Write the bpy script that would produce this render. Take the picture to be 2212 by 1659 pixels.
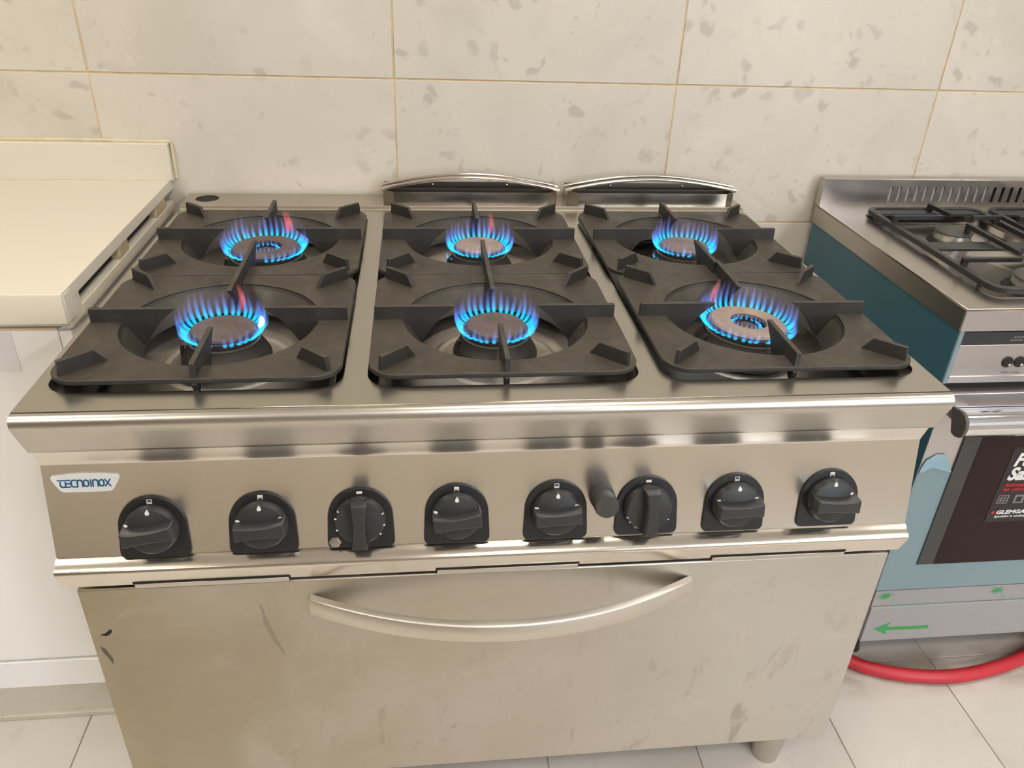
import bpy, bmesh, math, random
from mathutils import Vector, Matrix
for o in list(bpy.data.objects): bpy.data.objects.remove(o)
S = bpy.context.scene
C = S.collection
R = math.radians
rnd = random.Random(7)

# ------------------------------------------------------------------ camera
CAM = Vector((0.48951, -0.85246, 1.41704))
P_, Y_, Q_ = R(-29.65433), R(7.29293), R(2.44441)
fw = Vector((math.cos(P_)*math.sin(Y_), math.cos(P_)*math.cos(Y_), math.sin(P_)))
rt = Vector((math.cos(Y_), -math.sin(Y_), 0)); up = rt.cross(fw)
rr = rt*math.cos(Q_) + up*math.sin(Q_); uu = -rt*math.sin(Q_) + up*math.cos(Q_)
cd = bpy.data.cameras.new('camera'); cam = bpy.data.objects.new('camera', cd); C.objects.link(cam)
cam.matrix_world = Matrix(((rr.x, uu.x, -fw.x, CAM.x), (rr.y, uu.y, -fw.y, CAM.y), (rr.z, uu.z, -fw.z, CAM.z), (0, 0, 0, 1)))
cd.sensor_width = 36; cd.sensor_fit = 'HORIZONTAL'; cd.lens = 1718.79/2212*36; cd.clip_start = 0.02
S.camera = cam

# ------------------------------------------------------------------ world, exposure, lamp strengths
w = bpy.data.worlds.new('world'); S.world = w; w.use_nodes = True
w.node_tree.nodes['Background'].inputs[0].default_value = (0.9, 0.85, 0.8, 1)
w.node_tree.nodes['Background'].inputs[1].default_value = 0.3
S.view_settings.view_transform = 'Standard'; S.view_settings.look = 'None'
S.view_settings.exposure = -0.10; S.view_settings.gamma = 1.0; S.view_settings.use_curve_mapping = False
CEIL = 2.75
#            x      y     half_x half_y strength colour
LAMPS = [(-1.02, -1.60, 0.17, 0.17, 70, (1.0, 0.89, 0.74)),
         (0.92, -1.66, 0.17, 0.17, 46, (1.0, 0.91, 0.80)),
         (2.78, -1.60, 0.17, 0.17, 46, (1.0, 0.90, 0.84)),
         (-1.02, -0.10, 0.17, 0.17, 54, (1.0, 0.91, 0.78)),
         (0.92, -0.10, 0.17, 0.17, 49, (1.0, 0.93, 0.84)),
         (2.78, -0.10, 0.17, 0.17, 45, (1.0, 0.93, 0.85)),
         (-1.02, -3.10, 0.17, 0.17, 20, (1.0, 0.90, 0.78)),
         (0.92, -3.10, 0.17, 0.17, 40, (1.0, 0.95, 0.93)),
         (2.78, -3.10, 0.17, 0.17, 150, (0.98, 0.96, 1.0))]
WINDOW = (2.0, 3.8, 0.9, 2.3, 10.0, (0.80, 0.90, 1.0))      # x0 x1 z0 z1 strength colour, in the wall behind the camera

# ------------------------------------------------------------------ materials
def lin(c):
    return tuple(((v/255)/12.92 if v/255 <= .04045 else ((v/255+.055)/1.055)**2.4) for v in c)
def nt(name):
    m = bpy.data.materials.new(name); m.use_nodes = True
    t = m.node_tree; b = t.nodes['Principled BSDF']; return m, t, b
def N(t, k, **kw):
    n = t.nodes.new(k)
    for a, v in kw.items(): setattr(n, a, v)
    return n
def mapped(t, scale=(1, 1, 1), rand=False):
    tc = N(t, 'ShaderNodeTexCoord'); mp = N(t, 'ShaderNodeMapping'); mp.inputs['Scale'].default_value = scale
    if rand:
        oi = N(t, 'ShaderNodeObjectInfo'); mu = N(t, 'ShaderNodeVectorMath', operation='SCALE')
        mu.inputs[0].default_value = (17, 31, 23); t.links.new(oi.outputs['Random'], mu.inputs['Scale'])
        ad = N(t, 'ShaderNodeVectorMath', operation='ADD')
        t.links.new(tc.outputs['Object'], ad.inputs[0]); t.links.new(mu.outputs[0], ad.inputs[1])
        t.links.new(ad.outputs[0], mp.inputs[0])
    else: t.links.new(tc.outputs['Object'], mp.inputs[0])
    return mp.outputs[0]
def noise(t, vec, sc, det=3, rough=.5, dist=0.):
    n = N(t, 'ShaderNodeTexNoise'); n.inputs['Scale'].default_value = sc; n.inputs['Detail'].default_value = det
    n.inputs['Roughness'].default_value = rough; n.inputs['Distortion'].default_value = dist
    t.links.new(vec, n.inputs['Vector']); return n.outputs['Fac']
def ramp(t, fac, stops):
    r = N(t, 'ShaderNodeValToRGB'); e = r.color_ramp.elements
    if len(stops) < 4: r.color_ramp.interpolation = 'EASE'
    while len(e) < len(stops): e.new(.5)
    for i, (p, c) in enumerate(stops):
        e[i].position = p
        if not hasattr(c, '__len__'): c = (c, c, c)
        e[i].color = (*c[:3], 1)
    t.links.new(fac, r.inputs[0]); return r.outputs[0]
def mix(t, fac, a, b, mode='MIX'):
    m = N(t, 'ShaderNodeMix', data_type='RGBA', blend_type=mode)
    for s, v in ((0, fac), (6, a), (7, b)):
        if hasattr(v, 'is_linked') or isinstance(v, bpy.types.NodeSocket): t.links.new(v, m.inputs[s])
        else: m.inputs[s].default_value = v if s == 0 else (*v[:3], 1)
    return m.outputs[2]
def bump(t, b, h, strength, dist=.001):
    n = N(t, 'ShaderNodeBump'); n.inputs['Strength'].default_value = strength; n.inputs['Distance'].default_value = dist
    t.links.new(h, n.inputs['Height']); t.links.new(n.outputs[0], b.inputs['Normal'])

def plain(name, col, rough=.5, metal=0., spec=.5, var=.0, sc=8, coat=0.):
    m, t, b = nt(name)
    b.inputs['Roughness'].default_value = rough; b.inputs['Metallic'].default_value = metal
    b.inputs['Specular IOR Level'].default_value = spec; b.inputs['Coat Weight'].default_value = coat
    if var:
        f = noise(t, mapped(t), sc, 4, .6)
        c = ramp(t, f, [(.3, [v*(1-var) for v in col]), (.7, [min(1, v*(1+var)) for v in col])])
        t.links.new(c, b.inputs['Base Color'])
        r = ramp(t, f, [(.3, rough*.85), (.7, min(1, rough*1.2))]); t.links.new(r, b.inputs['Roughness'])
    else: b.inputs['Base Color'].default_value = (*col, 1)
    return m

def steel(name, col=(.60, .565, .51), rough=.27, smudge=.12, dirt=0., grain=(3, 3, 260), gst=.05, var=.06):
    m, t, b = nt(name); b.inputs['Metallic'].default_value = 1
    if not dirt and var <= .03:
        b.inputs['Base Color'].default_value = (*col, 1); b.inputs['Roughness'].default_value = rough; return m
    v = mapped(t); g = mapped(t, grain)
    n1 = noise(t, v, 4, 3, .5, 0) if (dirt or var > .1) else noise(t, mapped(t, (.9, .9, 30)), 1, 3, .5, 0); n2 = noise(t, g, 1, 2, .5)
    c = ramp(t, n1, [(.3, [x*(1-var) for x in col]), (.7, [x*(1+var) for x in col])])
    if dirt:
        vs = mapped(t, (20, 20, 9)); d = noise(t, vs, 1, 5, .7, .6)
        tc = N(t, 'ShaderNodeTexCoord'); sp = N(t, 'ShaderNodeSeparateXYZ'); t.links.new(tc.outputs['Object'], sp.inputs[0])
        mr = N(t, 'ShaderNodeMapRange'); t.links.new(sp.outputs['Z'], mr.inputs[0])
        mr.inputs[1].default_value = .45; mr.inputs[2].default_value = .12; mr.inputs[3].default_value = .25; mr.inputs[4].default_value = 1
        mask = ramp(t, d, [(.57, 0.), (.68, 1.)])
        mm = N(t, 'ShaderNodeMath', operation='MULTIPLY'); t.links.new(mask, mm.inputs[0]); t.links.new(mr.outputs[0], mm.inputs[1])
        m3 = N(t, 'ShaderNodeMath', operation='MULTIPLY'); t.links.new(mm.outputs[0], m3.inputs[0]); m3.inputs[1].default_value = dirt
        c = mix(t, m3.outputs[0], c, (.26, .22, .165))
        # darker reflection over the door's left half painted in as brown, broken up unevenly
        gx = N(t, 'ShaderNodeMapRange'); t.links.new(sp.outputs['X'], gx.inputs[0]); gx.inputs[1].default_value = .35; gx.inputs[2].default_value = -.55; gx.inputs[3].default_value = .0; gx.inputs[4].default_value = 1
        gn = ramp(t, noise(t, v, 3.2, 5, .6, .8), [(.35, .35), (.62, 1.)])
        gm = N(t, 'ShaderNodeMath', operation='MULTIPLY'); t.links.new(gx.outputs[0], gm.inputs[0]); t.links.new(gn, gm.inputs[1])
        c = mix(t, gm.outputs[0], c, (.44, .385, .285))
        vl = mapped(t, (6, 6, 9)); li = ramp(t, noise(t, vl, 1, 6, .7, 1.2), [(.56, 0.), (.72, .16)])
        c = mix(t, li, c, (.78, .74, .68))
    t.links.new(c, b.inputs['Base Color'])
    r = N(t, 'ShaderNodeMapRange', interpolation_type='SMOOTHSTEP'); t.links.new(n1, r.inputs[0]); r.inputs[1].default_value = .3; r.inputs[2].default_value = .7
    r.inputs[3].default_value = rough*(1-smudge); r.inputs[4].default_value = rough*(1+smudge*2)
    t.links.new(r.outputs[0], b.inputs['Roughness'])
    return m

M = {}
M['steel'] = steel('steel', col=(.57, .54, .495), rough=.30, var=.03)
M['deck'] = steel('deck_steel', col=(.49, .465, .41), rough=.25, var=.03)
M['panel'] = steel('panel_steel', col=(.77, .73, .68), rough=.26, var=.02, smudge=.05)
M['polished'] = steel('polished_steel', col=(.72, .67, .60), rough=.15, var=.01)
M['ledge'] = steel('ledge_steel', col=(.72, .67, .60), rough=.17, var=.01)
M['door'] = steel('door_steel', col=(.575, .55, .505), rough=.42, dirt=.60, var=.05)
M['pan'] = steel('pan_steel', col=(.47, .425, .37), rough=.36, smudge=.5, gst=.0, var=.12)
M['handle'] = steel('handle_steel', col=(.66, .62, .56), rough=.43, var=.01)
M['flue'] = steel('flue_steel', col=(.50, .455, .40), rough=.24, var=.01)
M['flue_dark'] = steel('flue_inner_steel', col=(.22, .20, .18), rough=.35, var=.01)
M['black_gap'] = plain('black_and_gap_shade', (.012, .011, .010), .8)  # flat black for parts, and for shade painted into gaps
M['body_dark'] = plain('body_underside', (.12, .11, .10), .6, .4)

def iron(name, col=(.075, .064, .052), rough=.52):
    m, t, b = nt(name); v = mapped(t)
    f = noise(t, v, 22, 6, .65, .3)
    c = ramp(t, f, [(.3, [x*.75 for x in col]), (.55, col), (.78, [x*1.5 for x in col])])
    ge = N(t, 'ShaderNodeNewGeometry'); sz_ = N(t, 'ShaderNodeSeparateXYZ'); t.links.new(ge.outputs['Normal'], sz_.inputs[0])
    dust_toplight = ramp(t, sz_.outputs['Z'], [(.35, 0.), (.9, 1.)])  # dust on upward faces, with top-down light put into the paler tone
    c = mix(t, dust_toplight, c, ramp(t, noise(t, v, 30, 5, .7, .5), [(.3, [col[0]*1.55, col[1]*1.42, col[2]*1.2]), (.7, [col[0]*2.4, col[1]*2.2, col[2]*1.85])]))
    f2 = ramp(t, noise(t, v, 240, 2, .6), [(.66, 0.), (.76, .3)])
    c = mix(t, f2, c, (.18, .155, .125))
    t.links.new(c, b.inputs['Base Color'])
    t.links.new(ramp(t, f, [(.3, rough*.8), (.7, rough*1.25)]), b.inputs['Roughness'])
    bump(t, b, noise(t, v, 420, 3, .6), .35, .0006)
    return m
M['iron'] = iron('cast_iron', (.026, .0235, .021))
M['iron_dark'] = iron('burner_iron', (.030, .026, .022), .45)
M['cap_dark'] = iron('burner_cap_dark', (.050, .041, .035), .5)
M['cap_mid'] = iron('burner_cap_grey', (.085, .072, .066), .5)
M['cap_pale'] = iron('burner_cap_pale', (.145, .122, .113), .5)
M['plastic'] = plain('black_plastic', (.030, .030, .031), .36, spec=.5, var=.12, sc=30)
M['plastic_plate'] = plain('black_plate_plastic', (.012, .012, .013), .45)
M['rubber'] = plain('igniter_rubber', (.045, .041, .037), .55, var=.15, sc=40)
M['white_ink'] = plain('white_ink', (.75, .75, .73), .5)
M['yellow_ink'] = plain('yellow_ink', (.55, .5, .3), .5)
M['badge'] = plain('badge_white', (.66, .67, .66), .3, coat=.3)
M['blue_ink'] = plain('blue_ink', lin((35, 95, 140)), .4)
M['counter'] = plain('counter_laminate', lin((210, 203, 187)), .42)
M['counter_edge'] = plain('counter_edge_cream', lin((212, 207, 190)), .45, var=.05, sc=20)
M['caulk'] = plain('caulk', lin((205, 192, 160)), .6, var=.12, sc=30)
M['cabinet'] = plain('cabinet_white', lin((238, 237, 236)), .33)
M['cab_strip'] = plain('cabinet_strip_cream', lin((225, 205, 175)), .5)
M['shim'] = plain('shim_wood', lin((176, 160, 128)), .7, var=.2, sc=60)
M['paper'] = plain('white_sheet', lin((222, 220, 222)), .6)
M['grout'] = plain('grout_beige', lin((206, 184, 142)), .85, var=.12, sc=30)
M['grout_floor'] = plain('grout_floor', lin((150, 140, 124)), .9, var=.2, sc=20)
M['ceiling'] = plain('ceiling_paint', (.72, .70, .66), .9)
M['wall_paint'] = plain('wall_paint', (.36, .34, .31), .8)
M['teal_film'] = plain('teal_film_side', lin((56, 96, 110)), .28, spec=.5)
M['blue_film'] = plain('pale_blue_film', lin((122, 145, 153)), .28, spec=.6)
M['film_peel'] = plain('film_peel', lin((140, 172, 186)), .2, spec=.6)
M['stove_steel'] = steel('stove_steel', col=(.52, .48, .44), rough=.26, var=.015, smudge=.03)
M['stove_front'] = steel('stove_front_steel', col=(.58, .55, .545), rough=.36, var=.01)
M['drawer_front'] = plain('drawer_grey', lin((155, 152, 153)), .45)
M['dark_glass'] = plain('oven_glass', (.020, .007, .008), .10, spec=.22)
M['glass_frame'] = plain('oven_glass_frame', (.045, .045, .045), .25)
M['black_strip'] = plain('black_strip', lin((46, 50, 56)), .3)
M['sticker'] = plain('sticker_dark', (.016, .010, .013), .35)
M['red_ink'] = plain('red_ink', lin((190, 40, 45)), .5)
M['green_ink'] = plain('green_ink', lin((58, 150, 84)), .5)
M['green_pale'] = plain('green_pale_ink', lin((128, 160, 140)), .5)
M['grey_ink'] = plain('grey_ink', lin((120, 115, 116)), .5)
M['chrome'] = plain('chrome', (.80, .81, .84), .07, 1.0)
M['end_cap'] = plain('grey_end_cap', lin((86, 84, 80)), .5)
M['red_hose'] = plain('red_hose', lin((188, 44, 56)), .45, var=.06, sc=20)
M['enamel'] = plain('stove_grate_enamel', (.017, .0165, .0165), .38, var=.2, sc=20)
M['alu'] = plain('burner_aluminium', (.68, .66, .62), .35, 1.0, var=.15, sc=60)
M['enamel_cap'] = plain('stove_cap', (.06, .055, .05), .45)

def tile_mat(name, base, dark, lightc, rough=.3, rot=0., amount=1.):
    m, t, b = nt(name); v = mapped(t, rand=True)
    c = ramp(t, noise(t, v, 3.2, 5, .6, .6), [(.3, dark), (.52, base), (.75, lightc)])
    # small crisp-edged clouds and fossil-like patches of the tile's print
    wv = noise(t, v, 5, 2, .5)
    k = N(t, 'ShaderNodeTexVoronoi', feature='F1', distance='EUCLIDEAN'); k.inputs['Scale'].default_value = 21; k.inputs['Randomness'].default_value = 1
    vm = N(t, 'ShaderNodeVectorMath', operation='ADD'); nn = N(t, 'ShaderNodeTexNoise'); nn.inputs['Scale'].default_value = 14; nn.inputs['Detail'].default_value = 4
    t.links.new(v, nn.inputs['Vector']); sc_ = N(t, 'ShaderNodeVectorMath', operation='SCALE'); sc_.inputs['Scale'].default_value = .11
    t.links.new(nn.outputs['Color'], sc_.inputs[0]); t.links.new(v, vm.inputs[0]); t.links.new(sc_.outputs[0], vm.inputs[1])
    t.links.new(vm.outputs[0], k.inputs['Vector'])
    sx = N(t, 'ShaderNodeSeparateColor'); t.links.new(k.outputs['Color'], sx.inputs[0])
    on = ramp(t, sx.outputs[0], [(.58, 0.), (.70, 1.)])
    edge = ramp(t, k.outputs['Distance'], [(.20, 1.), (.42, 0.)])
    zone = ramp(t, wv, [(.42, 0.), (.58, 1.)])
    m1 = N(t, 'ShaderNodeMath', operation='MULTIPLY'); t.links.new(on, m1.inputs[0]); t.links.new(edge, m1.inputs[1])
    m2 = N(t, 'ShaderNodeMath', operation='MULTIPLY'); t.links.new(m1.outputs[0], m2.inputs[0]); t.links.new(zone, m2.inputs[1])
    m3 = N(t, 'ShaderNodeMath', operation='MULTIPLY'); t.links.new(m2.outputs[0], m3.inputs[0]); m3.inputs[1].default_value = .75*amount
    c = mix(t, m3.outputs[0], c, [x*.70 for x in base])
    k2 = N(t, 'ShaderNodeTexVoronoi', feature='F1'); k2.inputs['Scale'].default_value = 52; t.links.new(vm.outputs[0], k2.inputs['Vector'])
    s2 = N(t, 'ShaderNodeSeparateColor'); t.links.new(k2.outputs['Color'], s2.inputs[0])
    a2 = N(t, 'ShaderNodeMath', operation='MULTIPLY'); t.links.new(ramp(t, s2.outputs[1], [(.70, 0.), (.80, 1.)]), a2.inputs[0]); t.links.new(ramp(t, k2.outputs['Distance'], [(.22, 1.), (.45, 0.)]), a2.inputs[1])
    a3 = N(t, 'ShaderNodeMath', operation='MULTIPLY'); t.links.new(a2.outputs[0], a3.inputs[0]); t.links.new(ramp(t, noise(t, v, 7, 3, .5), [(.48, 0.), (.60, .55*amount)]), a3.inputs[1])
    c = mix(t, a3.outputs[0], c, [x*.74 for x in base])
    wl = ramp(t, noise(t, v, 24, 6, .7, 1.0), [(.60, 0.), (.70, .22*amount)])
    c = mix(t, wl, c, [x*.72 for x in base])
    wh = ramp(t, noise(t, v, 16, 5, .65, .8), [(.64, 0.), (.76, .35*amount)])
    c = mix(t, wh, c, [min(1, x*1.14) for x in lightc])
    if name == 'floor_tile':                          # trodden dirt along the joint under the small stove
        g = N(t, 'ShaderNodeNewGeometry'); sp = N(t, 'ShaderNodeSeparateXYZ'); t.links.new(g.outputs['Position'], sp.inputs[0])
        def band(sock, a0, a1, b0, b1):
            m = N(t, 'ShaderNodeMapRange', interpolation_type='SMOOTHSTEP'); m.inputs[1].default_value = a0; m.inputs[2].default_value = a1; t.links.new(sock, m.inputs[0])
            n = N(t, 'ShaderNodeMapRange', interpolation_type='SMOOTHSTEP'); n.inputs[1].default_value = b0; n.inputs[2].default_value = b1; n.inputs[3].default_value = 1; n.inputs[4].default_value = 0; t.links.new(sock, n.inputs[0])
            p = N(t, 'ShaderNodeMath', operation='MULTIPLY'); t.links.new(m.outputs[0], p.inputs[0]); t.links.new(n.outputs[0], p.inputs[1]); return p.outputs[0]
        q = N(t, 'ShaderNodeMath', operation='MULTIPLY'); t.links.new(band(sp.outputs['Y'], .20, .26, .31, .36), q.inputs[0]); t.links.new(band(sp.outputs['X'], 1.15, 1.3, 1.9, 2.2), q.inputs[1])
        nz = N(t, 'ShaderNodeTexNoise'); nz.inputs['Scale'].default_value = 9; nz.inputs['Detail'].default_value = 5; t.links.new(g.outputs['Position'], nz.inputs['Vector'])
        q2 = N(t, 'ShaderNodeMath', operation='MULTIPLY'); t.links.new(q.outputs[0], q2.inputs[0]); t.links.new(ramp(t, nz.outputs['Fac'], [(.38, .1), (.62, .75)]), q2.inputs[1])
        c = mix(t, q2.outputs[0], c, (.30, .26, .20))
    t.links.new(c, b.inputs['Base Color'])
    b.inputs['Roughness'].default_value = rough
    b.inputs['Specular IOR Level'].default_value = .4
    return m
M['wall_tile'] = tile_mat('wall_tile', lin((204, 197, 185)), lin((195, 189, 176)), lin((212, 205, 193)), .42)
M['floor_tile'] = tile_mat('floor_tile', lin((207, 202, 195)), lin((198, 193, 185)), lin((213, 207, 200)), .32, amount=.35)
M['plinth'] = tile_mat('plinth_tile', lin((200, 194, 180)), lin((188, 182, 167)), lin((208, 202, 188)), .4)

def flame_mat(name, stops, k):
    m = bpy.data.materials.new(name); m.use_nodes = True; t = m.node_tree; t.nodes.clear()
    out = N(t, 'ShaderNodeOutputMaterial'); ad = N(t, 'ShaderNodeAddShader'); tr = N(t, 'ShaderNodeBsdfTransparent'); em = N(t, 'ShaderNodeEmission')
    at = N(t, 'ShaderNodeAttribute', attribute_name='rise')
    c = ramp(t, at.outputs['Fac'], stops); t.links.new(c, em.inputs['Color']); em.inputs['Strength'].default_value = k
    t.links.new(tr.outputs[0], ad.inputs[0]); t.links.new(em.outputs[0], ad.inputs[1]); t.links.new(ad.outputs[0], out.inputs['Surface'])
    return m
M['flame'] = flame_mat('gas_flame_blue', [(0., (.002, .14, .30)), (.06, (.003, .28, .44)), (.30, (.005, .23, .40)), (.42, (.009, .13, .30)), (.56, (.020, .06, .18)), (.76, (.018, .022, .068)), (1., (.0, .0, .0))], .80)
M['haze'] = flame_mat('gas_flame_violet', [(0., (.0, .0, .0)), (.3, (.008, .03, .10)), (.6, (.025, .018, .07)), (1., (0, 0, 0))], .45)
M['flame_red'] = flame_mat('gas_flame_orange', [(0., (.0, .0, .01)), (.35, (.30, .03, .03)), (.6, (.40, .065, .055)), (1., (.0, .0, .0))], .42)
M['flame_white'] = flame_mat('gas_flame_white', [(0., (.3, .3, .6)), (.5, (1., .8, .8)), (1., (.2, .1, .2))], 1.2)
ml = {}
def lamp_mat(st, col):
    m = bpy.data.materials.new('lamp_diffuser'); m.use_nodes = True; t = m.node_tree; t.nodes.clear()
    o = N(t, 'ShaderNodeOutputMaterial'); e = N(t, 'ShaderNodeEmission'); e.inputs[0].default_value = (*col, 1); e.inputs[1].default_value = st
    t.links.new(e.outputs[0], o.inputs[0]); return m

# ------------------------------------------------------------------ mesh helpers
class MB:
    def __init__(s, xf=None): s.v = []; s.f = []; s.xf = xf; s.h = []
    def add(s, vs, fs, heat=None):
        k = len(s.v)
        s.v += [tuple((s.xf @ Vector(p)) if s.xf else p) for p in vs]
        s.f += [tuple(i+k for i in f) for f in fs]
        s.h += list(heat) if heat else [0.]*len(vs)
        return s
    def box(s, x0, x1, y0, y1, z0, z1):
        return s.add([(x0, y0, z0), (x1, y0, z0), (x1, y1, z0), (x0, y1, z0), (x0, y0, z1), (x1, y0, z1), (x1, y1, z1), (x0, y1, z1)],
                     [(0, 3, 2, 1), (4, 5, 6, 7), (0, 1, 5, 4), (1, 2, 6, 5), (2, 3, 7, 6), (3, 0, 4, 7)])
    def profx(s, prof, x0, x1):                      # closed yz outline swept along x
        n = len(prof)
        vs = [(x0, y, z) for y, z in prof] + [(x1, y, z) for y, z in prof]
        fs = [(i, (i+1) % n, n+(i+1) % n, n+i) for i in range(n)] + [tuple(range(n-1, -1, -1)), tuple(range(n, 2*n))]
        return s.add(vs, fs)
    def prism(s, poly, z0, z1, axis='z'):
        n = len(poly)
        if axis == 'z': vs = [(a, b, z0) for a, b in poly]+[(a, b, z1) for a, b in poly]
        elif axis == 'y': vs = [(a, z0, b) for a, b in poly]+[(a, z1, b) for a, b in poly]
        else: vs = [(z0, a, b) for a, b in poly]+[(z1, a, b) for a, b in poly]
        return s.add(vs, [tuple(range(n-1, -1, -1)), tuple(range(n, 2*n))]+[(i, (i+1) % n, n+(i+1) % n, n+i) for i in range(n)])
    def lathe(s, prof, cx=0, cy=0, n=40, closed=False, heat=None):   # prof (r,z)
        vs = []; fs = []; m = len(prof); hh = []
        for r, z in prof:
            for i in range(n):
                a = 2*math.pi*i/n; vs.append((cx+r*math.cos(a), cy+r*math.sin(a), z))
        for j in range(m-1 + (1 if closed else 0)):
            for i in range(n):
                a, b = j*n+i, j*n+(i+1) % n; c, d = ((j+1) % m)*n+(i+1) % n, ((j+1) % m)*n+i
                fs.append((a, b, c, d))
        if not closed:
            if prof[0][0] > 1e-5: fs.append(tuple(range(n-1, -1, -1)))
            if prof[-1][0] > 1e-5: fs.append(tuple((m-1)*n+i for i in range(n)))
        if heat:
            for h in heat: hh += [h]*n
        return s.add(vs, fs, hh or None)
    def loft(s, loops, cap0=False, cap1=False):
        n = len(loops[0]); vs = [p for l in loops for p in l]; fs = []
        for j in range(len(loops)-1):
            for i in range(n): fs.append((j*n+i, j*n+(i+1) % n, (j+1)*n+(i+1) % n, (j+1)*n+i))
        if cap0: fs.append(tuple(range(n-1, -1, -1)))
        if cap1: fs.append(tuple((len(loops)-1)*n+i for i in range(n)))
        return s.add(vs, fs)
    def tube(s, pts, r, n=12, heat=None, cap=True, flat=None):
        pts = [Vector(p) for p in pts]; vs = []; fs = []; m = len(pts); hh = []
        rs = r if hasattr(r, '__len__') else [r]*m
        T0 = (pts[1]-pts[0]).normalized(); ref = Vector((0, 0, 1)) if abs(T0.z) < .9 else Vector((1, 0, 0))
        U = T0.cross(ref).normalized()
        for i in range(m):
            T = (pts[min(i+1, m-1)]-pts[max(i-1, 0)]).normalized()
            U = (U - T*U.dot(T)).normalized(); V = T.cross(U)
            for k in range(n):
                a = 2*math.pi*k/n; vs.append(tuple(pts[i]+(U*math.cos(a)+V*math.sin(a))*rs[i]))
            hh += [heat[i] if heat else 0.]*n
        for i in range(m-1):
            for k in range(n): fs.append((i*n+k, i*n+(k+1) % n, (i+1)*n+(k+1) % n, (i+1)*n+k))
        if cap: fs += [tuple(range(n-1, -1, -1)), tuple((m-1)*n+k for k in range(n))]
        return s.add(vs, fs, hh)
    def stroke(s, pts, wd, z0=0, z1=.0004):          # flat pen stroke in xy
        for (a, b) in zip(pts[:-1], pts[1:]):
            a = Vector(a); b = Vector(b); d = (b-a)
            if d.length < 1e-9: continue
            d.normalize(); nn = Vector((-d.y, d.x))*wd/2; e = d*wd*.45
            q = [a-e+nn, a-e-nn, b+e-nn, b+e+nn]
            s.prism([(p.x, p.y) for p in q], z0, z1)
        return s
    def mesh(s, name, off=None, smooth=35):
        me = bpy.data.meshes.new(name)
        vs = s.v if off is None else [(x-off[0], y-off[1], z-off[2]) for x, y, z in s.v]
        me.from_pydata(vs, [], s.f); me.update()
        bm = bmesh.new(); bm.from_mesh(me); bmesh.ops.recalc_face_normals(bm, faces=bm.faces); bm.to_mesh(me); bm.free()
        if any(s.h):
            at = me.attributes.new('rise', 'FLOAT', 'POINT'); at.data.foreach_set('value', s.h)
        if smooth:
            me.polygons.foreach_set('use_smooth', [True]*len(me.polygons)); me.set_sharp_from_angle(angle=R(smooth))
        return me
def wloc(o):
    v = Vector((0, 0, 0))
    while o: v += o.location; o = o.parent
    return v
def link(name, me, mat, parent=None, bev=0, seg=2):
    if mat and not me.materials: me.materials.append(M[mat] if isinstance(mat, str) else mat)
    o = bpy.data.objects.new(name, me); C.objects.link(o)
    if parent: o.parent = parent
    if bev:
        b = o.modifiers.new('bevel', 'BEVEL'); b.width = bev; b.segments = seg; b.limit_method = 'ANGLE'; b.angle_limit = R(40)
    return o
def part(name, mb, mat, parent, bev=0, local=False, smooth=35, label=None, seg=2):
    off = None if (local or parent is None) else wloc(parent)
    o = link(name, mb.mesh(name, off, smooth), mat, parent, bev, seg)
    if label: o['label'] = label
    return o
def thing(name, label, cat, loc=(0, 0, 0), group=None):
    o = bpy.data.objects.new(name, None); C.objects.link(o); o.empty_display_size = .05
    o.location = loc; o['label'] = label; o['category'] = cat
    if group: o['group'] = group
    return o
def tag(o, label, cat, group=None):
    o['label'] = label; o['category'] = cat
    if group: o['group'] = group
    return o
def struct(name, mb, mat, bev=0):
    o = link(name, mb.mesh(name), mat, None, bev); o['kind'] = 'structure'; return o
def copy_tree(o, parent=None):
    c = o.copy(); C.objects.link(c); c.parent = parent
    for ch in [x for x in o.children]: copy_tree(ch, c)
    return c
def rrect(cx, cy, hx, hy, r, n=6):
    out = []
    for sx, sy, a0 in ((1, 1, 0), (-1, 1, 90), (-1, -1, 180), (1, -1, 270)):
        for i in range(n+1):
            a = R(a0+90*i/n); out.append((cx+sx*(hx-r)+r*math.cos(a), cy+sy*(hy-r)+r*math.sin(a)))
    return out
def curve_mesh(name, loops, ext, bevd=0., res=1):
    cu = bpy.data.curves.new(name, 'CURVE'); cu.dimensions = '2D'; cu.fill_mode = 'BOTH'; cu.extrude = ext; cu.bevel_depth = bevd; cu.bevel_resolution = res
    for l in loops:
        sp = cu.splines.new('POLY'); sp.points.add(len(l)-1)
        for i, p in enumerate(l): sp.points[i].co = (p[0], p[1], 0, 1)
        sp.use_cyclic_u = True
    o = bpy.data.objects.new(name, cu); C.objects.link(o); bpy.context.view_layer.update()
    me = bpy.data.meshes.new_from_object(o.evaluated_get(bpy.context.evaluated_depsgraph_get())); me.name = name
    bpy.data.objects.remove(o); bpy.data.curves.remove(cu); return me
def text_mesh(body, size, shear=0., off=0., ext=.0002, sx=1.):
    cu = bpy.data.curves.new('text', 'FONT'); cu.body = body; cu.size = size; cu.shear = shear; cu.offset = off; cu.extrude = ext; cu.resolution_u = 3
    o = bpy.data.objects.new('text', cu); C.objects.link(o); bpy.context.view_layer.update()
    me = bpy.data.meshes.new_from_object(o.evaluated_get(bpy.context.evaluated_depsgraph_get()))
    if sx != 1: me.transform(Matrix.Diagonal((sx, 1, 1, 1)))
    bpy.data.objects.remove(o); bpy.data.curves.remove(cu); return me

T = .8965                                           # hob deck height
WY = .9004                                          # tiled wall face

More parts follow.
